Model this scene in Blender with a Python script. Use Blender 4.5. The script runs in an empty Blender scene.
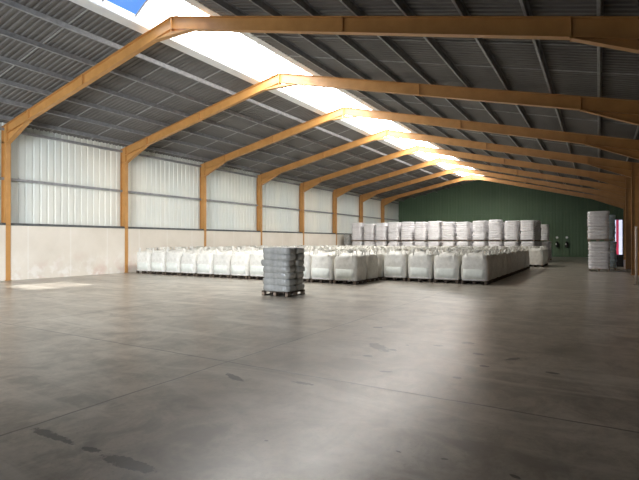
import bpy, bmesh, math, random
from mathutils import Vector, Matrix, noise
random.seed(7)
C = bpy.context.scene.collection
sc = bpy.context.scene

# ------------------------------------------------------------------ dimensions (metres); X across, Y down the hall, Z up
S = 5.947                       # frame spacing
FY = [10.65 + S * k for k in range(8)]
XL, XR = -22.05, 1.43           # inner faces of the columns
XLo, XRo = -22.45, 1.83         # outer faces of the columns
XW, XE = -22.52, 2.55           # inside of the side claddings
XRID, ZRID = -11.85, 8.97       # top of rafters at ridge
SL, SR = 0.212, 0.246           # slopes
YF, YB = -7.3, 58.2             # front and back walls
def ztop(x):
    return ZRID - (SL * (XRID - x) if x < XRID else SR * (x - XRID))
DB = 0.41                       # rafter depth

# ------------------------------------------------------------------ helpers
class MB:
    def __init__(s): s.bm = bmesh.new()
    def box(s, a, b):
        x0, y0, z0 = a; x1, y1, z1 = b
        v = [s.bm.verts.new(p) for p in ((x0,y0,z0),(x1,y0,z0),(x1,y1,z0),(x0,y1,z0),(x0,y0,z1),(x1,y0,z1),(x1,y1,z1),(x0,y1,z1))]
        for f in ((0,3,2,1),(4,5,6,7),(0,1,5,4),(1,2,6,5),(2,3,7,6),(3,0,4,7)):
            s.bm.faces.new([v[i] for i in f])
    def prism(s, pts, y0, y1):          # polygon in XZ extruded along Y
        a = [s.bm.verts.new((x, y0, z)) for x, z in pts]; b = [s.bm.verts.new((x, y1, z)) for x, z in pts]
        s.bm.faces.new(a); s.bm.faces.new(b[::-1])
        n = len(pts)
        for i in range(n):
            s.bm.faces.new([a[i], b[i], b[(i+1)%n], a[(i+1)%n]])
    def slab(s, p, q, t, y0, y1):       # sloping bar from p to q in XZ, thickness t downwards
        s.prism([p, q, (q[0], q[1]-t), (p[0], p[1]-t)], y0, y1)
    def tube(s, pts, r, n=8):
        rings = []
        for i, p in enumerate(pts):
            p = Vector(p)
            d = (Vector(pts[min(i+1, len(pts)-1)]) - Vector(pts[max(i-1, 0)])).normalized()
            u = d.orthogonal().normalized() if abs(d.z) > .9 else d.cross(Vector((0,0,1))).normalized()
            w = d.cross(u)
            rings.append([s.bm.verts.new(p + (u*math.cos(2*math.pi*k/n) + w*math.sin(2*math.pi*k/n))*r) for k in range(n)])
        for a, b in zip(rings, rings[1:]):
            for k in range(n): s.bm.faces.new([a[k], a[(k+1)%n], b[(k+1)%n], b[k]])
        s.bm.faces.new(rings[0][::-1]); s.bm.faces.new(rings[-1])
    def mesh(s, name, mats, smooth=False):
        bmesh.ops.recalc_face_normals(s.bm, faces=s.bm.faces[:])
        me = bpy.data.meshes.new(name); s.bm.to_mesh(me); s.bm.free()
        for m in (mats if isinstance(mats, (list, tuple)) else [mats]): me.materials.append(m)
        if smooth:
            for p in me.polygons: p.use_smooth = True
        return me
    def build(s, name, mat, parent=None, smooth=False, loc=(0,0,0)):
        o = bpy.data.objects.new(name, s.mesh(name, mat, smooth)); C.objects.link(o)
        o.location = loc
        if parent: o.parent = parent
        return o
def link(name, me, parent=None, loc=(0,0,0), rz=0):
    o = bpy.data.objects.new(name, me); C.objects.link(o); o.location = loc; o.rotation_euler.z = rz
    if parent: o.parent = parent
    return o
def empty(name, loc=(0,0,0), rz=0):
    o = bpy.data.objects.new(name, None); C.objects.link(o); o.location = loc; o.rotation_euler.z = rz
    o.empty_display_size = .2
    return o
def tag(o, label, cat, group=None, kind=None):
    assert 4 <= len(label.split()) <= 16, label
    o['label'] = label; o['category'] = cat
    if group: o['group'] = group
    if kind: o['kind'] = kind
    return o
def struct(o, label=None):
    o['kind'] = 'structure'
    if label: o['label'] = label
    return o
def copy_tree(o, parent=None):
    c = o.copy(); C.objects.link(c); c.parent = parent
    for ch in list(o.children): copy_tree(ch, c)
    return c
ORD = ['first','second','third','fourth','fifth','sixth','seventh','eighth','ninth','tenth','eleventh','twelfth','thirteenth','fourteenth','fifteenth','sixteenth','seventeenth','eighteenth']

# ------------------------------------------------------------------ materials
class N:
    def __init__(s, name):
        s.m = bpy.data.materials.new(name); s.m.use_nodes = True
        s.t = s.m.node_tree; s.b = s.t.nodes['Principled BSDF']; s.out = s.t.nodes['Material Output']
    def n(s, typ, **kw):
        x = s.t.nodes.new(typ)
        for k, v in kw.items(): setattr(x, k, v)
        return x
    def l(s, a, b): s.t.links.new(a, b)
    def val(s, sock, v):
        if hasattr(v, 'is_output'): s.l(v, sock)
        else: sock.default_value = v
    def math(s, op, a, b=0.0, c=None, clamp=False):
        x = s.n('ShaderNodeMath', operation=op); x.use_clamp = clamp
        s.val(x.inputs[0], a); s.val(x.inputs[1], b)
        if c is not None: s.val(x.inputs[2], c)
        return x.outputs[0]
    def mix(s, f, a, b):
        x = s.n('ShaderNodeMix', data_type='RGBA')
        s.val(x.inputs[0], f); s.val(x.inputs[6], a if hasattr(a,'is_output') else (*a, 1)); s.val(x.inputs[7], b if hasattr(b,'is_output') else (*b, 1))
        return x.outputs[2]
    def coord(s, scale=(1,1,1), obj=True, loc=(0,0,0)):
        tc = s.n('ShaderNodeTexCoord'); mp = s.n('ShaderNodeMapping')
        mp.inputs['Scale'].default_value = scale; mp.inputs['Location'].default_value = loc
        s.l(tc.outputs['Object' if obj else 'Generated'], mp.inputs[0]); return mp.outputs[0]
    def noise(s, scale, detail=4, rough=.55, vec=None, dist=0):
        x = s.n('ShaderNodeTexNoise'); x.inputs['Scale'].default_value = scale; x.inputs['Detail'].default_value = detail
        x.inputs['Roughness'].default_value = rough; x.inputs['Distortion'].default_value = dist
        if vec is not None: s.l(vec, x.inputs['Vector'])
        return x.outputs['Fac']
    def ramp(s, f, lo, hi, a=0., b=1.):
        x = s.n('ShaderNodeMapRange'); s.val(x.inputs[0], f)
        for i, v in enumerate((lo, hi, a, b), 1): x.inputs[i].default_value = v
        x.clamp = True
        return x.outputs[0]
    def bump(s, h, strength=.3, dist=.02):
        x = s.n('ShaderNodeBump'); x.inputs['Strength'].default_value = strength; x.inputs['Distance'].default_value = dist
        s.l(h, x.inputs['Height']); s.l(x.outputs[0], s.b.inputs['Normal'])
    def set(s, col, rough=.5, metal=0, spec=.5):
        s.val(s.b.inputs['Base Color'], col if hasattr(col,'is_output') else (*col, 1)); s.val(s.b.inputs['Roughness'], rough)
        s.b.inputs['Metallic'].default_value = metal; s.b.inputs['Specular IOR Level'].default_value = spec
        return s.m
def plain(name, c1, c2, scale=3, rough=.5, metal=0, sc3=(1,1,1), spec=.5, bump=0):
    k = N(name); f = k.noise(scale, vec=k.coord(sc3)); f2 = k.ramp(f, .35, .65)
    if bump: k.bump(f, bump, .01)
    return k.set(k.mix(f2, c1, c2), rough, metal, spec)

M = {}
M['ochre'] = plain('ochre_paint', (.47,.235,.07), (.54,.28,.09), 2.5, .42)
M['ochre_plate'] = plain('ochre_plate_paint', (.46,.23,.075), (.52,.27,.09), 5, .5)
M['galv'] = plain('galvanised_steel', (.24,.245,.25), (.34,.345,.35), 6, .5, .2)
M['galv_dark'] = plain('weathered_steel', (.10,.105,.105), (.16,.165,.165), 4, .5, .3)
M['roof'] = plain('grey_roof_sheet', (.115,.110,.104), (.165,.158,.150), .8, .7, 0, (1,.25,1))
M['batten'] = plain('pale_batten', (.27,.27,.26), (.35,.35,.34), 5, .6)
M['curb'] = plain('white_kerb', (.75,.78,.80), (.82,.84,.84), 2, .5)
def mk_clad():
    k = N('white_wall_sheet'); co = k.coord(); sp = k.n('ShaderNodeSeparateXYZ'); k.l(co, sp.inputs[0])
    base = k.mix(k.ramp(k.noise(.22, 3, .5, k.coord((1,1,.6))), .4, .6), (.68,.72,.69), (.80,.79,.71))
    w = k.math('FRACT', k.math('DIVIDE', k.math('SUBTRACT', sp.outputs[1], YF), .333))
    line = k.ramp(k.math('ABSOLUTE', k.math('SUBTRACT', w, .64)), .0, .055, 1, 0)      # shadow gap of each rib, painted as a thin dark line
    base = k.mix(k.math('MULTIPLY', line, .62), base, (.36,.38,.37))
    st = k.ramp(k.noise(1.0, 4, .6, k.coord((1,2.2,.35))), .52, .72)
    base = k.mix(k.math('MULTIPLY', st, .25), base, (.50,.51,.48))
    return k.set(base, .5)
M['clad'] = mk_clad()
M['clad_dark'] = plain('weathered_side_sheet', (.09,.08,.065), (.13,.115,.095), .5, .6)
M['red'] = plain('red_paint', (.55,.02,.05), (.65,.03,.07), 3, .5)
M['black'] = plain('black_plastic', (.012,.012,.013), (.025,.025,.026), 6, .4)
M['white_plate'] = plain('white_enamel', (.72,.73,.72), (.8,.8,.8), 4, .4)
M['pale_out'] = plain('pale_render', (.75,.70,.68), (.85,.82,.80), 1, .8)
M['wood'] = plain('pallet_wood', (.20,.15,.11), (.32,.25,.19), 4, .8, 0, (1,6,1))
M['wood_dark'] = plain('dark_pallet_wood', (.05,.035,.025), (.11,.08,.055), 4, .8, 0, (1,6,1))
M['yard'] = plain('yard_concrete', (.5,.48,.45), (.6,.58,.55), .6, .9)
M['guard'] = plain('pale_guard_paint', (.62,.50,.42), (.72,.60,.52), 3, .5)

def mk_green():
    k = N('green_back_sheet'); co = k.coord(); sp = k.n('ShaderNodeSeparateXYZ'); k.l(co, sp.inputs[0])
    w = k.math('FRACT', k.math('DIVIDE', sp.outputs[0], 1.0))
    line = k.ramp(k.math('ABSOLUTE', k.math('SUBTRACT', w, .5)), .47, .5)
    base = k.mix(k.ramp(k.noise(.25, vec=co), .35, .65), (.082,.140,.078), (.105,.170,.095))
    return k.set(k.mix(k.math('MULTIPLY', line, .5), base, (.16,.22,.15)), .6)
M['green'] = mk_green()

def mk_concrete_wall():
    k = N('precast_concrete_wall'); co = k.coord(); sp = k.n('ShaderNodeSeparateXYZ'); k.l(co, sp.inputs[0])
    base = k.mix(k.ramp(k.noise(.55, 5, .6, co), .3, .7), (.66,.60,.51), (.76,.70,.61))
    # vertical pale panel joints about every two metres
    w = k.math('FRACT', k.math('DIVIDE', k.math('ADD', sp.outputs[1], .4), 1.982))
    j = k.ramp(k.math('ABSOLUTE', k.math('SUBTRACT', w, .5)), .475, .5)
    base = k.mix(k.math('MULTIPLY', j, .45), base, (.82,.80,.75))
    # rising damp: pinkish and white blotches close to the floor
    low = k.ramp(sp.outputs[2], 0.1, 1.3, 1, 0)
    p = k.ramp(k.noise(1.1, 3, .5, k.coord(loc=(3,1,0))), .5, .66)
    base = k.mix(k.math('MULTIPLY', k.math('MULTIPLY', low, p), .55), base, (.60,.40,.34))
    p2 = k.ramp(k.noise(2.3, 4, .6, k.coord(loc=(9,4,2))), .5, .62)
    base = k.mix(k.math('MULTIPLY', k.math('MULTIPLY', low, p2), .6), base, (.85,.82,.78))
    k.bump(k.noise(14, 4, .6, co), .15, .01)
    return k.set(base, .75)
M['dado'] = mk_concrete_wall()

def mk_floor():
    k = N('polished_concrete_floor'); co = k.coord(); sp = k.n('ShaderNodeSeparateXYZ'); k.l(co, sp.inputs[0])
    X, Y = sp.outputs[0], sp.outputs[1]
    n1 = k.noise(.28, 6, .6, co, .4); n2 = k.noise(1.6, 6, .65, k.coord(loc=(5,2,0)), .6); n3 = k.noise(9, 4, .6, co)
    n4 = k.noise(.9, 5, .6, k.coord((.35,1.3,1), loc=(2,7,0)), 1.0)
    base = k.mix(k.ramp(n1, .35, .65), (.33,.29,.235), (.47,.42,.35))
    n6 = k.noise(3.2, 6, .7, k.coord((1,.55,1), loc=(2,2,0)), .8)
    base = k.mix(k.ramp(n6, .44, .64, 0, .70), base, (.235,.205,.165))
    n7 = k.noise(28, 3, .6, co)
    base = k.mix(k.ramp(n7, .55, .72, 0, .5), base, (.20,.175,.145))
    base = k.mix(k.math('MULTIPLY', k.ramp(n2, .46, .62), .85), base, (.21,.185,.15))
    base = k.mix(k.math('MULTIPLY', k.ramp(n4, .50, .64), .6), base, (.55,.505,.43))
    base = k.mix(k.math('MULTIPLY', k.ramp(n3, .5, .8), .4), base, (.19,.168,.14))
    # slab joints, wandering slightly
    wob = k.math('MULTIPLY', k.math('SUBTRACT', k.noise(1.3, 3, .6, co), .5), .08)
    def joint(c, off, per, wd):
        f = k.math('FRACT', k.math('DIVIDE', k.math('ADD', k.math('SUBTRACT', c, off), wob), per))
        d = k.math('MULTIPLY', k.math('SUBTRACT', .5, k.math('ABSOLUTE', k.math('SUBTRACT', f, .5))), per)
        return k.ramp(d, wd*.4, wd, 1, 0)
    j = k.math('MAXIMUM', joint(X, -4.5, 5.9, .022), joint(Y, 5.05, 5.947, .022))
    # broken hairline cracks along and across the hall
    jb = k.math('MULTIPLY', k.math('MAXIMUM', joint(X, -3.1, 2.9, .03), joint(Y, 7.4, 2.95, .03)), k.ramp(k.noise(.9, 3, .6, k.coord(loc=(1,8,3))), .58, .62))
    base = k.mix(k.math('MULTIPLY', j, .75), base, (.045,.038,.03))
    # scuffed dark patches of their own shape (x, y, half length, half width, turn)
    jag = k.noise(7, 4, .7, co)
    spots = [(-4.17, 2.35, 0.313, 0.05, -0.0), (-3.56, 2.35, 0.11, 0.04, 0.1), (-3.13, 2.35, 0.265, 0.07, 0.06), (-3.91, 4.51, 0.19, 0.06, -0.39), (-3.05, 4.75, 0.162, 0.04, 0.02), (-3.05, 7.0, 0.297, 0.12, -0.77), (-2.98, 6.37, 0.078, 0.05, 0.13), (-2.76, 6.92, 0.085, 0.05, -0.38), (-2.7, 7.36, 0.033, 0.05, 0.54), (-2.4, 5.72, 0.091, 0.035, 0.27), (-3.75, 8.57, 0.09, 0.08, -0.1), (-2.25, 7.59, 0.074, 0.06, 0.01), (-1.89, 8.03, 0.093, 0.09, -0.45), (-1.56, 7.33, 0.078, 0.06, -0.4), (-1.35, 6.66, 0.063, 0.05, -0.42), (-1.53, 5.92, 0.054, 0.04, 0.13), (-1.04, 3.66, 0.03, 0.015, 0.25), (-0.52, 3.65, 0.038, 0.02, -0.34), (-1.07, 7.27, 0.144, 0.05, 0.95), (-0.51, 6.76, 0.087, 0.04, -0.02), (-1.4, 3.6, 0.025, 0.012, -0.28), (-2.44, 3.22, 0.017, 0.012, -0.09)]
    m = None
    for (x, y, a, b, r) in spots:
        dx, dy = k.math('SUBTRACT', X, x), k.math('SUBTRACT', Y, y)
        u = k.math('DIVIDE', k.math('ADD', k.math('MULTIPLY', dx, math.cos(r)), k.math('MULTIPLY', dy, math.sin(r))), a)
        v = k.math('DIVIDE', k.math('SUBTRACT', k.math('MULTIPLY', dy, math.cos(r)), k.math('MULTIPLY', dx, math.sin(r))), b)
        d = k.math('ADD', k.math('MULTIPLY', u, u), k.math('MULTIPLY', v, v))
        e = k.ramp(k.math('ADD', d, k.math('MULTIPLY', k.math('SUBTRACT', jag, .5), 5.0)), .8, 1.2, 1, 0)
        m = e if m is None else k.math('MAXIMUM', m, e)
    base = k.mix(k.math('MULTIPLY', m, .85), base, (.03,.027,.023))
    n5 = k.noise(.7, 3, .5, k.coord(loc=(4,4,0)))
    rough = k.math('ADD', k.ramp(n5, .3, .7, .277, .31), k.math('MULTIPLY', k.ramp(n1, .4, .6), .02))
    k.bump(k.math('ADD', k.math('ADD', k.math('MULTIPLY', k.noise(2.2, 3, .5, co), .5), k.math('MULTIPLY', k.noise(9, 4, .6, k.coord((1,.6,1))), .28)), k.math('MULTIPLY', k.math('SUBTRACT', 1, j), .25)), .30, .02)
    return k.set(base, rough, 0, .75)
M['floor'] = mk_floor()

def fabric(name, c1, c2, rough=.55, bs=.4, scale=7, tr=0.0):
    k = N(name); co = k.coord()
    f = k.noise(scale, 4, .6, co)
    k.bump(k.noise(scale*1.6, 3, .5, k.coord((1,1,.45)), .8), bs, .03)
    oi = k.n('ShaderNodeObjectInfo')
    c = k.mix(k.ramp(f, .35, .65), c1, c2)
    g = k.n('ShaderNodeHueSaturation'); k.l(c, g.inputs['Color']); k.l(k.ramp(oi.outputs['Random'], 0, 1, .93, 1.05), g.inputs['Value'])
    return k.set(g.outputs[0], rough)
M['bag'] = fabric('woven_white_polypropylene', (.64,.62,.56), (.76,.74,.68), .6, .7)
M['bag_panel'] = fabric('greenish_print_panel', (.70,.72,.66), (.78,.80,.73))
M['sack_white'] = fabric('white_film_sacks', (.70,.68,.68), (.80,.785,.79), .38, .3, 9)
M['sack_grey'] = fabric('grey_film_sacks', (.29,.295,.28), (.39,.39,.37), .27, .55, 6)
M['sack_blue'] = fabric('bluish_film_sacks', (.52,.66,.74), (.64,.76,.82), .35, .4, 8)
M['film_band'] = fabric('lilac_cover_sheet', (.42,.38,.42), (.55,.50,.54), .5, .3, 8)

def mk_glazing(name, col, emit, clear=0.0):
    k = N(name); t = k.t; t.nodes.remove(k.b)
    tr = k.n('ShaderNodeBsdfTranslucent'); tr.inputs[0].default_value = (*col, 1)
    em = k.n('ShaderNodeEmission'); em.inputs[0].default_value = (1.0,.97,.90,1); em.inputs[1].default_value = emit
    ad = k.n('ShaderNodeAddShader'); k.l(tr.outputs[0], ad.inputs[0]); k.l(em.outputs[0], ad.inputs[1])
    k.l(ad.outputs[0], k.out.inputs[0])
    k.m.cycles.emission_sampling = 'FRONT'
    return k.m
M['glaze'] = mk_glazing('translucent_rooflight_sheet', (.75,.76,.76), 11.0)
def mk_clear():
    k = N('clear_rooflight_sheet'); k.t.nodes.remove(k.b)
    tp = k.n('ShaderNodeBsdfTransparent'); tp.inputs[0].default_value = (.92,.95,1,1)
    gl = k.n('ShaderNodeBsdfGlossy'); gl.inputs['Roughness'].default_value = .1
    mx = k.n('ShaderNodeMixShader'); mx.inputs[0].default_value = .04
    k.l(tp.outputs[0], mx.inputs[1]); k.l(gl.outputs[0], mx.inputs[2]); k.l(mx.outputs[0], k.out.inputs[0]); return k.m
M['clear'] = mk_clear()

# ------------------------------------------------------------------ the setting
m = MB(); m.box((XW-.3, YF-.3, -.3), (XE+.3, YB+.25, 0)); struct(m.build('floor', M['floor']), 'worn polished concrete floor with slab joints and dark scuffs')
m = MB(); m.box((-60, YF-45, -.4), (45, YB+60, -.32)); struct(m.build('ground', M['yard']), 'pale concrete yard outside the hall')

ZS = .205                       # roof sheet lies this far above the rafters (purlin depth)
def corrug_roof(name, x0, x1, n_x, label):
    """trapezoid ribs running up the slope, pitch .2 m"""
    me = MB(); p = .2; prof = [(0,0),(.06,0),(.08,.035),(.15,.035),(.18,0)]
    ys = []
    y = YF
    while y < YB:
        for dy, dz in prof: ys.append((y+dy, dz))
        y += p
    ys.append((YB,0))
    cols = [x0, x1]
    rows = [[me.bm.verts.new((x, yy, ztop(x)+ZS+dz)) for x in cols] for yy, dz in ys if yy <= YB]
    for a, b in zip(rows, rows[1:]): me.bm.faces.new([a[0], a[1], b[1], b[0]])
    # top skin with real thickness
    o = me.build(name, M['roof']); md = o.modifiers.new('thick', 'SOLIDIFY'); md.thickness = .012; md.offset = 0
    return struct(o, label)
SKL, SKR = XRID-1.2, XRID+1.35      # rooflight opening
cl = corrug_roof('ceiling', XW-.2, SKL, 1, 'grey corrugated roof underside left of the ridge rooflight')
cr = corrug_roof('ceiling', SKR, XE+.2, 1, 'grey corrugated roof underside right of the ridge rooflight')
m = MB()
m.prism([(SKL-.1, ztop(SKL-.1)+ZS+.03), (XRID, ZRID+ZS+.03), (XRID, ZRID+ZS+.06), (SKL-.1, ztop(SKL-.1)+ZS+.06)], FY[7]+.2, YB)
m.prism([(SKR+.1, ztop(SKR+.1)+ZS+.03), (XRID, ZRID+ZS+.03), (XRID, ZRID+ZS+.06), (SKR+.1, ztop(SKR+.1)+ZS+.06)], FY[7]+.2, YB)
struct(m.build('ceiling', M['roof']), 'closed ridge capping in the last bay')
def batten_rows(x0, x1, par):
    for k in range(-3, 8):
        for fr in (.34, .68):
            y = 10.65 + S*k + S*fr
            if y > YB-.3 or y < YF+.3: continue
            m = MB(); m.slab((x0, ztop(x0)+ZS+.002), (x1, ztop(x1)+ZS+.002), .03, y-.022, y+.022)
            m.build('sheet_lap', M['batten'], par)
batten_rows(XW, SKL, cl); batten_rows(SKR, XE, cr)

def wall_ribbed(name, x, z0, z1, mat, label, sgn, y0=YF, y1=YB, zf=None):
    me = MB(); p = .333; prof = [(0,0),(.20,0),(.225,.035),(.285,.035),(.31,0)]
    pts = []; y = y0
    while y < y1:
        for dy, dx in prof:
            if y+dy < y1: pts.append((y+dy, dx))
        y += p
    pts.append((y1,0))
    rows = [[me.bm.verts.new((x+sgn*dx, yy, z)) for z in (z0, z1)] for yy, dx in pts]
    for a, b in zip(rows, rows[1:]): me.bm.faces.new([a[0], b[0], b[1], a[1]])
    o = me.build(name, mat); md = o.modifiers.new('thick', 'SOLIDIFY'); md.thickness = .01; md.offset = 0
    return struct(o, label)
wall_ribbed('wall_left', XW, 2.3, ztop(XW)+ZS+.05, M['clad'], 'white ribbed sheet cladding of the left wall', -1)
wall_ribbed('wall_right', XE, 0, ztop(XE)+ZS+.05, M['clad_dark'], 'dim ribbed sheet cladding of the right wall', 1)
m = MB(); m.box((XW-.05, YF, 0), (XL-.03, YB, 2.40)); struct(m.build('wall_left', M['dado']), 'pale concrete lower part of the left wall')
# girts and angle on the left wall
m = MB(); m.box((XL-.14, YF, 2.40), (XL+.0, YB, 2.42)); m.box((XL-.16, YF, 2.42), (XL-.14, YB, 2.51)); m.box((XW, YF, 2.40), (XL-.16, YB, 2.46))
struct(m.build('trim_1', M['galv_dark']), 'dark steel angle along the top of the concrete wall')
def girt(x, z, s, name):
    m = MB(); m.box((x, YF, z-.055), (x+.006*s, YB, z+.055)); m.box((min(x, x-s*.09), YF, z+.052), (max(x, x-s*.09), YB, z+.057)); m.box((min(x, x-s*.09), YF, z-.057), (max(x, x-s*.09), YB, z-.052))
    return struct(m.build(name, M['galv']), 'grey steel wall rail')
girt(XW+.13, 4.45, 1, 'trim_2'); girt(XW+.13, 6.62, 1, 'trim_3')
girt(XE-.1, 2.5, -1, 'trim_4'); girt(XE-.1, 4.4, -1, 'trim_5')

# back wall, green ribbed sheet, with a doorway at the far right
DX0, DX1, DZ = 1.36, 2.12, 3.95
def gable(name, y, mat, holes, label, sgn):
    me = MB(); p = .333; prof = [(0,0),(.20,0),(.225,.035),(.285,.035),(.31,0)]
    xs = []; x = XW-.1
    while x < XE+.1:
        for dx, dy in prof: xs.append((x+dx, dy))
        x += p
    for h in holes:
        for e in (h[0], h[1]):
            xs = [q for q in xs if abs(q[0]-e) > .012] + [(e, 0.0)]
    xs += [(XRID, 0)]
    xs = sorted(q for q in xs if q[0] <= XE+.1)
    def col(q):
        return q[0]
    for a, b in zip(xs, xs[1:]):
        mid = (a[0]+b[0])/2; z0 = 0
        for h in holes:
            if h[0] < mid < h[1]: z0 = h[2]
        v = [me.bm.verts.new((a[0], y+sgn*a[1], z0)), me.bm.verts.new((b[0], y+sgn*b[1], z0)),
             me.bm.verts.new((b[0], y+sgn*b[1], ztop(b[0])+ZS+.03)), me.bm.verts.new((a[0], y+sgn*a[1], ztop(a[0])+ZS+.03))]
        me.bm.faces.new(v)
    bmesh.ops.remove_doubles(me.bm, verts=me.bm.verts[:], dist=.001)
    o = me.build(name, mat); md = o.modifiers.new('thick', 'SOLIDIFY'); md.thickness = .01; md.offset = 0
    return struct(o, label)
gable('wall_back', YB, M['green'], [(DX0, DX1, DZ)], 'dark green ribbed sheet end wall', 1)
gable('wall_front', YF, M['clad'], [(-14.5, -5.0, 4.6)], 'ribbed end wall behind the camera with an unseen, assumed doorway', -1)
# door lining of the far doorway
m = MB()
m.box((DX0-.08, YB-.06, 0), (DX0, YB+.12, DZ+.08)); m.box((DX1, YB-.06, 0), (DX1+.08, YB+.12, DZ+.08)); m.box((DX0, YB-.06, DZ), (DX1, YB+.12, DZ+.08))
d = struct(m.build('door_1', M['galv_dark']), 'open doorway in the far right corner, daylight beyond')
# things outside the doorway
t = empty('red_post', (1.77, 61.0, -.32)); tag(t, 'red steel gate post seen through the far right doorway', 'post')
m = MB(); m.box((-.12,-.12,0),(.12,.12,4.6)); m.build('post', M['red'], t)
m = MB(); m.box((-.15,-.15,4.6),(.15,.15,4.66)); m.build('cap', M['red'], t)
m = MB(); m.box((-6, 74, -.32), (18, 74.4, 6.5)); m.prism([(-6.2,6.5),(18.2,6.5),(18.2,6.8),(-6.2,6.8)], 73.9, 74.5); struct(m.build('boundary_wall', M['pale_out']), 'pale boundary wall outside')

# end wall rails on the green wall
for i, z in enumerate((2.6, 5.0)):
    m = MB(); m.box((XW, YB-.12, z-.06), (DX0-.1 if z < 4 else XE, YB-.03, z+.06)); struct(m.build('trim_%d' % (6+i), M['green']), 'green painted rail of the end wall')

# ------------------------------------------------------------------ ridge rooflight: a barrel vault on white kerbs
def vault_pts(n=10, w=1.0):
    xa, xb = SKL, SKR; za, zb = ztop(xa)+ZS+.18, ztop(xb)+ZS+.18
    out = []
    for i in range(n+1):
        s = i/n; x = xa+(xb-xa)*s; z = za+(zb-za)*s + math.sin(math.pi*s)*.62
        out.append((x, z))
    return out
YC = (7.7, 10.15)
YSE = FY[7] + .2             # far end of the rooflight
SEG = 2.4
vp = vault_pts(5)
def vault(name, y0, y1, mat):
    m = MB()
    n = max(1, round((y1-y0)/SEG)); rows = [[m.bm.verts.new((x, y0+(y1-y0)*j/n, z)) for x, z in vp] for j in range(n+1)]
    for a, b in zip(rows, rows[1:]):
        for i in range(len(vp)-1): m.bm.faces.new([a[i], a[i+1], b[i+1], b[i]])
    o = m.build(name, mat, None, True)
    if o.data.polygons[0].normal.z > 0: o.data.flip_normals()
    return o
w1 = struct(vault('window_1', YC[1], YSE, M['glaze']), 'white translucent barrel rooflight along the ridge')
w2 = struct(vault('window_2', YC[0], YC[1], M['clear']), 'clear rooflight bay with blue sky behind')
m = MB()  # added unseen capping, keeps skylight off the near beams and floor
for xa, e in ((SKL-.1, 1), (SKR+.1, -1)):
    m.prism([(xa, ztop(xa)+ZS+.03), (XRID, ZRID+ZS+.03), (XRID, ZRID+ZS+.06), (xa, ztop(xa)+ZS+.06)], YF, YC[0]-.05)
struct(m.build('ceiling', M['roof']), 'closed ridge capping over the unseen near end, added to block light')
m = MB()
for x, s in ((SKL, -1), (SKR, 1)):
    z = ztop(x)+ZS
    m.prism([(x, z-.04), (x+s*.05, z-.04), (x+s*.05, z+.22), (x, z+.22)], YC[0]-.05, YSE)
    m.prism([(x, z-.05), (x+s*-.0, z-.02), (x+s*.38, z-.02-.06), (x+s*.38, z-.05-.06)], YC[0]-.05, YSE)
m.build('window_kerb', M['curb'], w1)
y = YC[1]-1.19*2
k = 0
while y < YSE-.3:
    m = MB(); pts = [(x, y, z-.03) for x, z in vp]; m.tube(pts, .036, 6); m.build('glazing_bar', M['batten'], w1); y += 1.19
m = MB(); m.prism([(XRID-1.2, ztop(SKL)+ZS+.2), (SKR, ztop(SKR)+ZS+.2), (XRID, ztop(XRID)+ZS+1.15)], YC[0]-.05, YC[0]); m.build('window_end', M['curb'], w2)
m = MB(); m.prism([(XRID-1.2, ztop(SKL)+ZS-.1), (SKR, ztop(SKR)+ZS-.1), (XRID, ztop(XRID)+ZS+1.15)], YSE, YSE+.05); m.build('window_end', M['curb'], w1)

# ------------------------------------------------------------------ portal frames
KL, KR = -20.35, -.48           # where the haunches start
def col_mesh(xi, xo, ztp):
    m = MB(); s = 1 if xi > xo else -1
    m.box((min(xi, xi-s*.014), -.095, 0), (max(xi, xi-s*.014), .095, ztp))
    m.box((min(xo, xo+s*.014), -.095, 0), (max(xo, xo+s*.014), .095, ztp+.1))
    m.box((min(xi-s*.014, xo+s*.014), -.006, 0), (max(xi-s*.014, xo+s*.014), .006, ztp))
    m.box((min(xi, xo)-.03, -.13, 0), (max(xi, xo)+.0, .13, .02))
    return m.mesh('column', M['ochre'])
def rafter_mesh(x0, x1):
    m = MB(); a, b = (x0, ztop(x0)), (x1, ztop(x1))
    lo = lambda p, d: (p[0], p[1]-d)
    m.slab(a, b, .016, -.095, .095); m.slab(lo(a, DB-.016), lo(b, DB-.016), .016, -.095, .095)
    m.prism([lo(a,.016), lo(b,.016), lo(b,DB-.016), lo(a,DB-.016)], -.006, .006)
    return m.mesh('rafter', M['ochre'])
def haunch_mesh(xk, xc, zc):
    m = MB(); zk = ztop(xk)-DB
    m.prism([(xk, zk), (xc, zc), (xc, ztop(xc)-DB)], -.006, .006)
    m.prism([(xk, zk), (xc, zc), (xc, zc-.02), (xk, zk-.02)], -.095, .095)
    return m.mesh('haunch', M['ochre'])
def plates(x, h0, h1):
    m = MB(); m.box((x-.014, -.1, h0), (x+.014, .1, h1)); return m.mesh('splice_plate', M['ochre_plate'])
ZCL, ZCR = 5.98, 4.95
XR2, XR2o = 2.0, 2.4
me_cl, me_cr, me_cr2 = col_mesh(XL, XLo, ZCL), col_mesh(XR, XRo, ZCR), col_mesh(XR2, XR2o, ZCR-.2)
def knee_mesh(xi, xo, zc):      # column head above the haunch foot, up to the rafter
    m = MB(); s = 1 if xi > xo else -1
    m.prism([(xi, zc), (xo, zc), (xo, ztop(xo)), (xi, ztop(xi))], -.007, .007)
    m.prism([(xo, zc), (xo+s*.014, zc), (xo+s*.014, ztop(xo)), (xo, ztop(xo))], -.095, .095)
    m.slab((xo, ztop(xo)), (xi, ztop(xi)), .016, -.095, .095)
    m.box((min(xi, xi-s*.02), -.095, zc), (max(xi, xi-s*.02), .095, ztop(xi)-.02))
    m.slab((xo, zc+.012), (xi, zc+.012), .014, -.09, .09)
    return m.mesh('knee', M['ochre'])
me_kl, me_kr = knee_mesh(XL, XLo, ZCL), knee_mesh(XR, XRo, ZCR)
me_kr2 = knee_mesh(XR2, XR2o, ZCR-.2)
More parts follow.
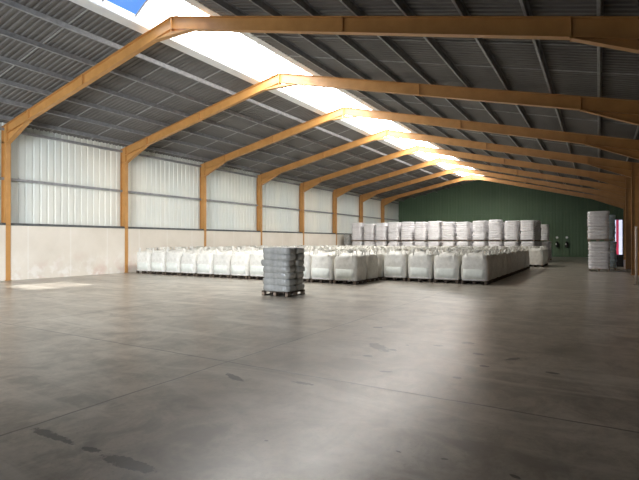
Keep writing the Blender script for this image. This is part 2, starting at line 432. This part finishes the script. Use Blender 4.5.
me_rl, me_rr, me_rr2 = rafter_mesh(XL, XRID), rafter_mesh(XRID, XR), rafter_mesh(XRID, XR2)
me_hl, me_hr, me_hr2 = haunch_mesh(KL, XL, ZCL), haunch_mesh(KR, XR, ZCR), haunch_mesh(KR, XR2, ZCR-.2)
me_rp = plates(XRID, ZRID-DB-.10, ZRID+.0)
me_p1 = plates(-16.6, ztop(-16.6)-DB-.005, ztop(-16.6)); me_p2 = plates(-5.6, ztop(-5.6)-DB-.005, ztop(-5.6)); me_p3 = plates(KR, ztop(KR)-DB-.03, ztop(KR)); me_p4 = plates(KL, ztop(KL)-DB-.03, ztop(KL))
mh = MB(); mh.prism([(XRID-.9, ztop(XRID-.9)-DB), (XRID+.9, ztop(XRID+.9)-DB), (XRID, ZRID-DB-.09)], -.09, .09); me_ra = mh.mesh('ridge_gusset', M['ochre'])
first = None
FLAB = ['nearest ochre steel portal frame spanning the hall', 'ochre steel portal frame second from the camera', 'ochre steel portal frame third from the camera',
        'ochre steel portal frame fourth from the camera', 'ochre steel portal frame fifth from the camera', 'ochre steel portal frame sixth from the camera, above the bulk bags',
        'ochre steel portal frame second from the green end wall', 'ochre steel portal frame closest to the green end wall']
for i, y in enumerate(FY):
    if first is None:
        f = first = empty('portal_frame', (0, y, 0))
        for nm, me in (('column', me_cl), ('column', me_cr), ('column_head', me_kl), ('column_head', me_kr), ('rafter', me_rl), ('rafter', me_rr), ('haunch', me_hl), ('haunch', me_hr),
                       ('ridge_plate', me_rp), ('ridge_gusset', me_ra), ('splice_plate', me_p1), ('splice_plate', me_p2), ('splice_plate', me_p3), ('splice_plate', me_p4)):
            link(nm, me, f)
    else:
        f = copy_tree(first); f.location = (0, y, 0)
    if i >= 5:
        for ch in f.children:
            ch.data = {me_cr: me_cr2, me_kr: me_kr2, me_rr: me_rr2, me_hr: me_hr2}.get(ch.data, ch.data)
    tag(f, FLAB[i], 'steel frame', 'portal frames along the hall')

# ------------------------------------------------------------------ purlins
def purlin(x, label, up):
    z = ztop(x)
    m = MB(); w = .055*up
    a, b = min(x, x+w), max(x, x+w)
    m.box((x-.004, YF, z+.006), (x+.004, YB, z+.196))
    m.prism([(a, ztop(a)+.004), (b, ztop(b)+.004), (b, ztop(b)+.012), (a, ztop(a)+.012)], YF, YB)
    a2, b2 = min(x, x-w), max(x, x-w)
    m.prism([(a2, ztop(a2)+.190), (b2, ztop(b2)+.190), (b2, ztop(b2)+.198), (a2, ztop(a2)+.198)], YF, YB)
    m.prism([(x+w-.003, ztop(x+w)+.008), (x+w+.003, ztop(x+w)+.008), (x+w+.003, ztop(x+w)+.03), (x+w-.003, ztop(x+w)+.03)], YF, YB)
    tag(m.build('roof_purlin', M['galv']), label, 'purlin', 'roof purlins')
lx = [-21.75, -20.28, -18.84, -17.4, -15.93, -14.47]
for i, x in enumerate(lx):
    lab = ('galvanised roof purlin lowest on the left slope, just above the white wall' if i == 0 else
           'galvanised roof purlin on the left slope, next to the ridge rooflight' if i == len(lx)-1 else
           'galvanised roof purlin, %s up from the left wall' % ORD[i])
    purlin(x, lab, 1)
rx = [.03-1.30*k for k in range(8)][::-1] + [1.25]
for i, x in enumerate(rx):
    lab = ('galvanised roof purlin on the right slope, next to the ridge rooflight' if i == 0 else
           'galvanised roof purlin lowest on the right slope, beside the right columns' if i == len(rx)-1 else
           'galvanised roof purlin, %s down from the rooflight on the right slope' % ORD[i])
    purlin(x, lab, -1)

# ------------------------------------------------------------------ pallets
def pallet_mesh(w, d, mat, h=.144):
    m = MB()
    nb = 5
    for i in range(nb):
        y = -d/2 + i*(d-.1)/(nb-1); m.box((-w/2, y, h-.022), (w/2, y+.1, h))
    for x in (-w/2, -.05, w/2-.1):
        m.box((x, -d/2, h-.044), (x+.1, d/2, h-.022)); m.box((x, -d/2, 0), (x+.1, d/2, .02))
        for y in (-d/2, -.06, d/2-.12): m.box((x, y, .02), (x+.1, y+.12, h-.044))
    return m.mesh('pallet', mat)
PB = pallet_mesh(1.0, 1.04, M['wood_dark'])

# ------------------------------------------------------------------ bulk bags
def bag_body(seed, w=1.06, h=.92):
    m = MB(); n = 40; off = Vector((seed*3.7, seed*1.3, 0))
    zs = [0, .02, .1, .22, .36, .48, .58, .66, .73, .79, .84, .88]
    rings = []
    def ring(z, s, ex, amp, pleat=0):
        r = []
        for k in range(n):
            a = 2*math.pi*(k+.5)/n; c, sn = math.cos(a), math.sin(a)
            rr = (abs(c)**ex + abs(sn)**ex)**(-1/ex)*s
            p = Vector((c*rr, sn*rr, z))
            q = noise.noise(p*2.6+off)*amp + noise.noise(p*7+off)*amp*.5
            if pleat: q += pleat*math.sin(k*math.pi*2/n*10+seed)*(.6+.5*noise.noise(p*4+off))
            p.x *= 1+q/s; p.y *= 1+q/s; p.z = max(0, p.z + noise.noise(p*4+off*2)*amp*.8) if z > .05 else z + .001
            r.append(m.bm.verts.new(p))
        return r
    for i, t in enumerate(zs):
        z = t*h/.88; bul = math.sin(min(1, t/.95)*math.pi); up = max(0, (t-.45)/.43)
        s = w/2*(.945 + .045*bul - .015*up*up)
        rings.append(ring(z, s, 10-4*up, .004 if t < .03 else .010+.030*up, .016*up))
    # shoulders gather towards the tied spout with pleats
    rings.append(ring(h+.06, w/2*.92, 5, .045, .03))
    rings.append(ring(h+.12, w/2*.74, 3.4, .06, .05))
    rings.append(ring(h+.17, w/2*.46, 2.4, .05, .04))
    rings.append(ring(h+.20, w/2*.20, 2, .02, .02))
    for a, b in zip(rings, rings[1:]):
        for k in range(n): m.bm.faces.new([a[k], a[(k+1)%n], b[(k+1)%n], b[k]])
    m.bm.faces.new(rings[0][::-1]); m.bm.faces.new(rings[-1])
    return m.mesh('bulk_bag', M['bag'], True)
def spout(seed, h=.92):
    m = MB(); n = 22; rings = []; off = Vector((seed*2.1, 5, 0))
    for z, r, pl in ((h+.15,.12,.02),(h+.2,.07,.008),(h+.235,.085,.02),(h+.29,.17,.06),(h+.30,.19,.075)):
        rr = []
        for k in range(n):
            a = 2*math.pi*k/n; q = r + pl*math.sin(k*2.3+seed*2)
            rr.append(m.bm.verts.new((q*math.cos(a), q*math.sin(a), z + noise.noise(Vector((k*.9, seed, z*9)))*.06*(r>.1))))
        rings.append(rr)
    for a, b in zip(rings, rings[1:]):
        for k in range(n): m.bm.faces.new([a[k], a[(k+1)%n], b[(k+1)%n], b[k]])
    m.bm.faces.new(rings[-1])
    return m.mesh('spout', M['bag'], True)
def loop_mesh(seed):
    rnd = random.Random(seed); m = MB(); pts = []
    lean = rnd.uniform(-.06,.06); hh = rnd.uniform(.20,.31)
    for i in range(9):
        t = i/8; a = math.pi*t
        pts.append((-.10*math.cos(a)+lean*math.sin(a), .10*math.cos(a)*.6, .80 + hh*1.55*math.sin(a)**.7 if 0 < i < 8 else .72))
    # flat webbing, 5 cm wide
    prev = None
    for i, p in enumerate(pts):
        p = Vector(p); u = Vector((.7,.7,0))*.028; w = Vector((.006,-.006,0))
        r = [m.bm.verts.new(p+u+w), m.bm.verts.new(p+u-w), m.bm.verts.new(p-u-w), m.bm.verts.new(p-u+w)]
        if prev:
            for k in range(4): m.bm.faces.new([prev[k], prev[(k+1)%4], r[(k+1)%4], r[k]])
        else: m.bm.faces.new(r[::-1])
        prev = r
    m.bm.faces.new(prev)
    return m.mesh('lifting_loop', M['bag'])
bodies = [bag_body(s) for s in range(5)]; spouts = [spout(s) for s in range(5)]; loops = [loop_mesh(s) for s in range(4)]
def panel_mesh():
    m = MB(); me = []
    for i in range(7):
        x = -.40 + .80*i/6; b = .004*math.cos(x*5)
        me.append([m.bm.verts.new((x, -.520-b, .08)), m.bm.verts.new((x, -.532-b, .25)), m.bm.verts.new((x, -.532-b, .46)), m.bm.verts.new((x, -.48, .46)), m.bm.verts.new((x, -.48, .08))])
    for a, b in zip(me, me[1:]):
        for k in range(5): m.bm.faces.new([a[k], b[k], b[(k+1)%5], a[(k+1)%5]])
    m.bm.faces.new(me[0][::-1]); m.bm.faces.new(me[-1])
    return m.mesh('print_panel', M['bag_panel'], True)
PAN = panel_mesh()
protos = []
def make_bag(v, panel):
    o = link('bulk_bag', bodies[v])
    link('spout', spouts[v], o)
    for q in range(4):
        sx, sy = ((-1,-1),(1,-1),(1,1),(-1,1))[q]
        l = link('lifting_loop', loops[(q+v) % 4], o, (sx*.385, sy*.385, 0), q*math.pi/2)
    if panel:
        p = link('print_panel', PAN, o); p['label'] = 'pale greenish printed panel'
    return o
cache = {}
def bag(x, y, z, v, panel, turn, label, group):
    key = (v, panel)
    if key not in cache: o = cache[key] = make_bag(v, panel)
    else: o = copy_tree(cache[key])
    o.location = (x, y, z); o.rotation_euler = (0, 0, turn)
    s = random.uniform(.975, 1.03); o.scale = (1, 1, s)
    tag(o, label, 'bulk bag', group)
    return o
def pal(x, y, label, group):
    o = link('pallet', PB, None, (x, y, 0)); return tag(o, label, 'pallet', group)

PX, PY = 1.092, 1.215
X0 = -21.25 + PX/2              # centre of the column of bags next to the left wall
cnt = 0
G = 'white bulk bags in the packed block'
# columns 0..11 start at the front row; columns 12..15 start two rows further back
for c in range(16):
    xc = X0 + PX*c if c < 12 else -8.15 + 1.115*(c-11.5)
    for r in range(0 if c < 12 else 2, 13):
        yc = 16.55 + .53 + PY*r + (.1 if r >= 2 else 0)
        jx, jy = random.uniform(-.01,.01), random.uniform(-.008,.008)
        front = (r == 0 and c < 12) or (r == 2 and c >= 12)
        side = (c == 15) or (c == 11 and r < 2)
        turn = 0 if front else random.choice((0, .5, 1, 1.5))*math.pi
        wh = ''
        if c == 11 and r == 0: wh = 'at the right end of the nearest row'
        elif c == 15 and r == 2: wh = 'at the right end of the set-back row'
        elif r == 0: wh = 'in the nearest row, ' + ('touching the left wall' if c == 0 else ORD[c] + ' from the left wall')
        elif r == 2 and c >= 12: wh = 'in the set-back row, ' + ORD[c-12] + ' from its left end'
        elif c == 15: wh = 'on the right flank, %s behind the near right corner' % ORD[r-3]
        elif c == 11 and r == 1: wh = 'directly behind the right end of the nearest row'
        inner = not (front or side)
        lab = 'white bulk bag ' + wh if wh else 'white bulk bag inside the packed block, only its frilled top showing'
        bag(xc+jx, yc+jy, .144, cnt % 5, front, turn + random.uniform(-.02,.02), lab, 'bulk bags inside the packed block' if inner else G)
        if wh: pal(xc, yc, 'dark pallet under the bag ' + wh, 'pallets under the outer bulk bags')
        else: pal(xc, yc, 'dark pallet under a bag inside the packed block', 'pallets inside the packed block')
        cnt += 1
# separate group further back on the right
for r in range(3):
    for c in range(2):
        x, y = -3.65 - c*1.14, 34.6 + r*1.2
        where = ('right' if c == 0 else 'left') + ' one of the ' + ('front' if r == 0 else ORD[r]) + ' row'
        bag(x, y, .144, (r*2+c) % 5, False, r*math.pi/2, 'bulk bag in the small group behind the block, ' + where, 'small group of bulk bags behind the block')
        pal(x, y, 'pallet under the small bag group behind, ' + where, 'pallets under the small group of bulk bags')

# ------------------------------------------------------------------ sack loads
def sack_layer(seed, w, d, h, nx, ny, mat, bulge=.03, name='sack_layer', e=.90):
    """one wrapped layer of pillow-shaped sacks"""
    m = MB(); off = Vector((seed*5.1, seed*2.3, seed))
    for i in range(nx):
        for j in range(ny):
            cx = -w/2 + w*(i+.5)/nx; cy = -d/2 + d*(j+.5)/ny; sx, sy = w/nx/2, d/ny/2
            rings = []; n = 24
            for t, s in ((0,e),(.06,(e+1)/2),(.22,.99),(.5,1.005),(.78,.99),(.94,(e+1)/2),(1,e)):
                rr = []
                for k in range(n):
                    a = 2*math.pi*(k+.5)/n; c, sn = math.cos(a), math.sin(a); q = (abs(c)**8+abs(sn)**8)**(-1/8)
                    p = Vector((cx+c*q*sx*s, cy+sn*q*sy*s, h*t))
                    nz = noise.noise(p*3.5+off)*bulge
                    p.x += nz*c; p.y += nz*sn; p.z += noise.noise(p*2.5+off)*.012
                    rr.append(m.bm.verts.new(p))
                rings.append(rr)
            for a, b in zip(rings, rings[1:]):
                for k in range(n): m.bm.faces.new([a[k], a[(k+1)%n], b[(k+1)%n], b[k]])
            m.bm.faces.new(rings[0][::-1]); m.bm.faces.new(rings[-1])
    return m.mesh(name, mat, True)

# the foreground load: grey glossy sacks on one pallet
t = empty('sack_pallet_load', (-8.66, 12.33, 0), 0.0)
tag(t, 'pallet load of grey film-wrapped sacks standing alone on the open floor', 'pallet load')
m = MB(); w, d, h = 1.0, .98, .15
for i in range(7):
    y = -d/2 + i*(d-.1)/6; m.box((-w/2, y, h-.022), (w/2, y+.1, h))
for x in (-w/2, -.05, w/2-.1): m.box((x, -d/2, h-.044), (x+.1, d/2, h-.022)); m.box((x, -d/2, 0), (x+.1, d/2, .02))
p = m.build('pallet', M['wood_dark'], t)
for x in (-w/2, -.05, w/2-.1):
    for y in (-d/2, -.06, d/2-.12):
        m = MB(); m.box((x, y, .02), (x+.1, y+.12, h-.044)); m.build('block', M['wood'], p)
nl = 7; lh = (1.50-.15)/nl
for k in range(nl):
    for j in range(2):
        al = 1
        w_, d_ = (1.0, .49) if al else (.5, .98)
        me = sack_layer(k*2+j, w_*1.01, d_*1.01, lh*1.06, 1, 1, M['sack_grey'], .05, 'sack', .93)
        lx_, ly_ = (0, -.245+.49*j) if al else (-.25+.5*j, 0)
        s = link('sack', me, t, (lx_+random.uniform(-.018,.018), ly_+random.uniform(-.018,.018), .15+lh*k-.004)); s.rotation_euler.z = random.uniform(-.02,.02)
m = MB()

def make_load(mat, nlay, H, w=1.1, d=1.05, seed=0, name='sack_pallet_load'):
    o = empty(name); ph = pallet_mesh(w*.98, d*.98, M['wood'], .12)
    link('pallet', ph, o); lh = (H-.12)/nlay
    mes = [sack_layer(seed+s, w, d, lh*1.03, 1, 1, mat, .05, 'sack_layer', .93) for s in range(3)]
    rnd = random.Random(seed)
    for k in range(nlay):
        l = link('sack_layer', mes[k % 3], o, (rnd.uniform(-.015,.015), rnd.uniform(-.015,.015), .12+lh*k-.003), math.pi*(k % 2))
    return o
LW = [make_load(M['sack_white'], 9, 1.69, 1.04, 1.05, s*4) for s in range(3)]
used = [False]*3
def place_load(v, x, y, z, label, group, sxy=1, sz=1, rz=0, tilt=0):
    o = LW[v] if not used[v] else copy_tree(LW[v]); used[v] = True
    o.location = (x, y, z); o.scale = (sxy, sxy, sz); o.rotation_euler = (0, tilt, rz)
    tag(o, label, 'pallet load', group); return o

# wall of double-stacked white sack loads
us = [352, 365, 378, 392.5, 406, 418.5, 431, 444, 458, 472.5, 489.5, 504, 521]
YS = 41.0
xs = []
for i in range(13): xs.append(-20.25 + i*(15.3/12))
GS = 'double-stacked white sack loads behind the bulk bags'
for r in range(4):
    yy = YS + .55 + r*1.55
    for i, x in enumerate(xs):
        if r >= 2 and i < 11: continue
        en = 'left end' if i == 0 else 'right end' if i == 12 else ORD[i] + ' from the left'
        if r == 0: pos = 'stack in the front row, ' + en
        elif r == 1: pos = 'stack in the second row, ' + en
        else: pos = 'stack in the %s row, %s file' % (ORD[r], 'outer' if i == 12 else 'inner')
        lean = random.uniform(-.012,.012)
        jx = random.uniform(-.06,.06)
        place_load((i+r) % 3, x+jx, yy, 0, 'lower white sack load of the ' + pos, GS, 1, 1)
        place_load((i+r+1) % 3, x+jx+random.uniform(-.04,.04), yy, 1.712, 'upper white sack load of the ' + pos, GS, 1, random.uniform(.96,1.07), 0, lean)
# outliers past the right end
place_load(0, -4.26, 47.9, 0, 'white sack pallet load standing single, past the right end of the stacks', GS)
place_load(1, -4.65, 50.4, 0, 'white sack pallet load, lower one of the stack furthest back at right', GS)
place_load(2, -4.65, 50.4, 1.705, 'white sack pallet load, upper one of the stack furthest back at right', GS, 1, .97)
# tall stack at the right, two high, with a bluish one behind it
place_load(0, 0.02, 31.75, 0, 'white sack pallet load, lower of the stack standing alone at right', 'white stack at right', 1.02, 1.0)
place_load(1, -.01, 31.75, 1.705, 'white sack pallet load, upper of the stack standing alone at right', 'white stack at right', 1.03, 1.02, 0, -.008)
b = make_load(M['sack_blue'], 9, 1.69, 1.0, 1.05, 40); b.location = (.42, 33.6, 0); tag(b, 'bluish wrapped pallet load, lower one just behind the white stack at right', 'pallet load', 'bluish loads at right')
b2 = copy_tree(b); b2.location = (.36, 33.6, 1.705); b2.scale = (1, 1, .93); tag(b2, 'bluish wrapped pallet load, upper one just behind the white stack at right', 'pallet load', 'bluish loads at right')
# grey pair at the left wall
b = make_load(M['sack_grey'], 7, 1.2, .62, 1.05, 60); b.location = (-21.35, 41.6, 0); tag(b, 'narrow grey wrapped load against the left wall, lower one', 'pallet load', 'grey loads at the left wall')
b2 = copy_tree(b); b2.location = (-21.35, 41.6, 1.215); tag(b2, 'narrow grey wrapped load against the left wall, upper one', 'pallet load', 'grey loads at the left wall')

# ------------------------------------------------------------------ two dark extinguisher points on the green wall
for i, x in enumerate((-3.95, -3.0)):
    t = empty('fire_extinguisher', (x, YB-.14, 1.05)); tag(t, 'black extinguisher under a pale round plate, %s of two on the green wall' % ('left' if i == 0 else 'right'), 'extinguisher', 'extinguishers on the green wall')
    m = MB(); m.tube([(0,-.12,0),(0,-.12,.04),(0,-.12,.56)], .15, 16); m.tube([(0,-.12,.56),(0,-.12,.64)], .06, 12); m.build('cylinder', M['black'], t, True)
    m = MB(); m.box((-.05,-.2,.62),(.05,-.05,.70)); m.build('valve', M['black'], t)
    m = MB(); m.tube([(-.08,-.275,.36),(-.08,-.285,.36)], .075, 14); m.build('gauge_label', M['white_plate'], t)
    m = MB(); m.tube([(0,0,1.08),(0,.02,1.08)], .13, 18); m.build('sign_plate', M['white_plate'], t)
    m = MB(); m.box((-.04,-.02,.1),(.04,.14,.5)); m.build('bracket', M['galv_dark'], t)
t = empty('guard_post', (1.26, 22.05, 0)); tag(t, 'pale steel guard post standing in front of a right-hand column', 'guard post')
m = MB(); m.tube([(0,0,0),(0,0,1.1),(0,0,2.22)], .042, 14); m.build('post', M['guard'], t, True)
m = MB(); m.box((-.09,-.09,0),(.09,.09,.015)); m.build('base_plate', M['galv_dark'], t)
m = MB(); m.tube([(0,0,2.22),(0,0,2.25),(0,0,2.29)], .05, 14); m.build('cap', M['guard'], t)
# dark low crate beside the right columns near the doorway
t = empty('crate', (1.12, 37.6, 0)); tag(t, 'low black crate on the floor by the right wall, in front of the doorway', 'crate')
m = MB(); m.box((-.3,-.4,0),(.3,.4,.05)); m.box((-.3,-.4,.05),(-.27,.4,.75)); m.box((.27,-.4,.05),(.3,.4,.75)); m.box((-.27,-.4,.05),(.27,-.37,.75)); m.box((-.27,.37,.05),(.27,.4,.75)); m.build('crate_body', M['black'], t)
m = MB(); m.box((-.33,-.43,.75),(.33,.43,.8)); m.build('lid', M['black'], t)

# ------------------------------------------------------------------ light
w = bpy.data.worlds.new('sky'); sc.world = w; w.use_nodes = True
bg = w.node_tree.nodes['Background']; bg.inputs[0].default_value = (.13,.33,.90,1); bg.inputs[1].default_value = 1.0
sun = bpy.data.lights.new('sun', 'SUN'); sun.energy = 7; sun.angle = .04; sun.color = (1,.96,.9)
so = bpy.data.objects.new('sun', sun); C.objects.link(so)
so.rotation_euler = Vector((-6.8, 1.3, -9.5)).to_track_quat('-Z', 'Y').to_euler()
# added daylight from an assumed, unseen doorway; turned left to spare right beams
al = bpy.data.lights.new('assumed_door_light', 'AREA'); al.shape = 'RECTANGLE'; al.size = 9.3; al.size_y = 4.4; al.energy = 1250; al.spread = math.radians(88); al.color = (.90,.95,1)
ao = bpy.data.objects.new('assumed_door_light', al); C.objects.link(ao); ao.location = (-9.75, YF+.05, 2.3); ao.rotation_euler = (math.pi/2, 0, math.pi)
ao.rotation_euler = Vector((-.50,1,-.22)).to_track_quat('-Z', 'Y').to_euler()

# ------------------------------------------------------------------ camera
cam = bpy.data.cameras.new('camera'); co = bpy.data.objects.new('camera', cam); C.objects.link(co); sc.camera = co
cam.sensor_width = 36; cam.lens = 36*470/639; cam.clip_end = 400
co.location = (0, 0, 1.7); co.rotation_euler = (math.pi/2 + .003, 0, .536)

vs = sc.view_settings; sc.display_settings.display_device = 'sRGB'
vs.view_transform = 'Standard'; vs.look = 'None'; vs.exposure = 0.35; vs.gamma = 1.0; vs.use_curve_mapping = False
sc.cycles.use_denoising = True
sc.cycles.max_bounces = 10; sc.cycles.diffuse_bounces = 6
sc.cycles.sample_clamp_indirect = 8
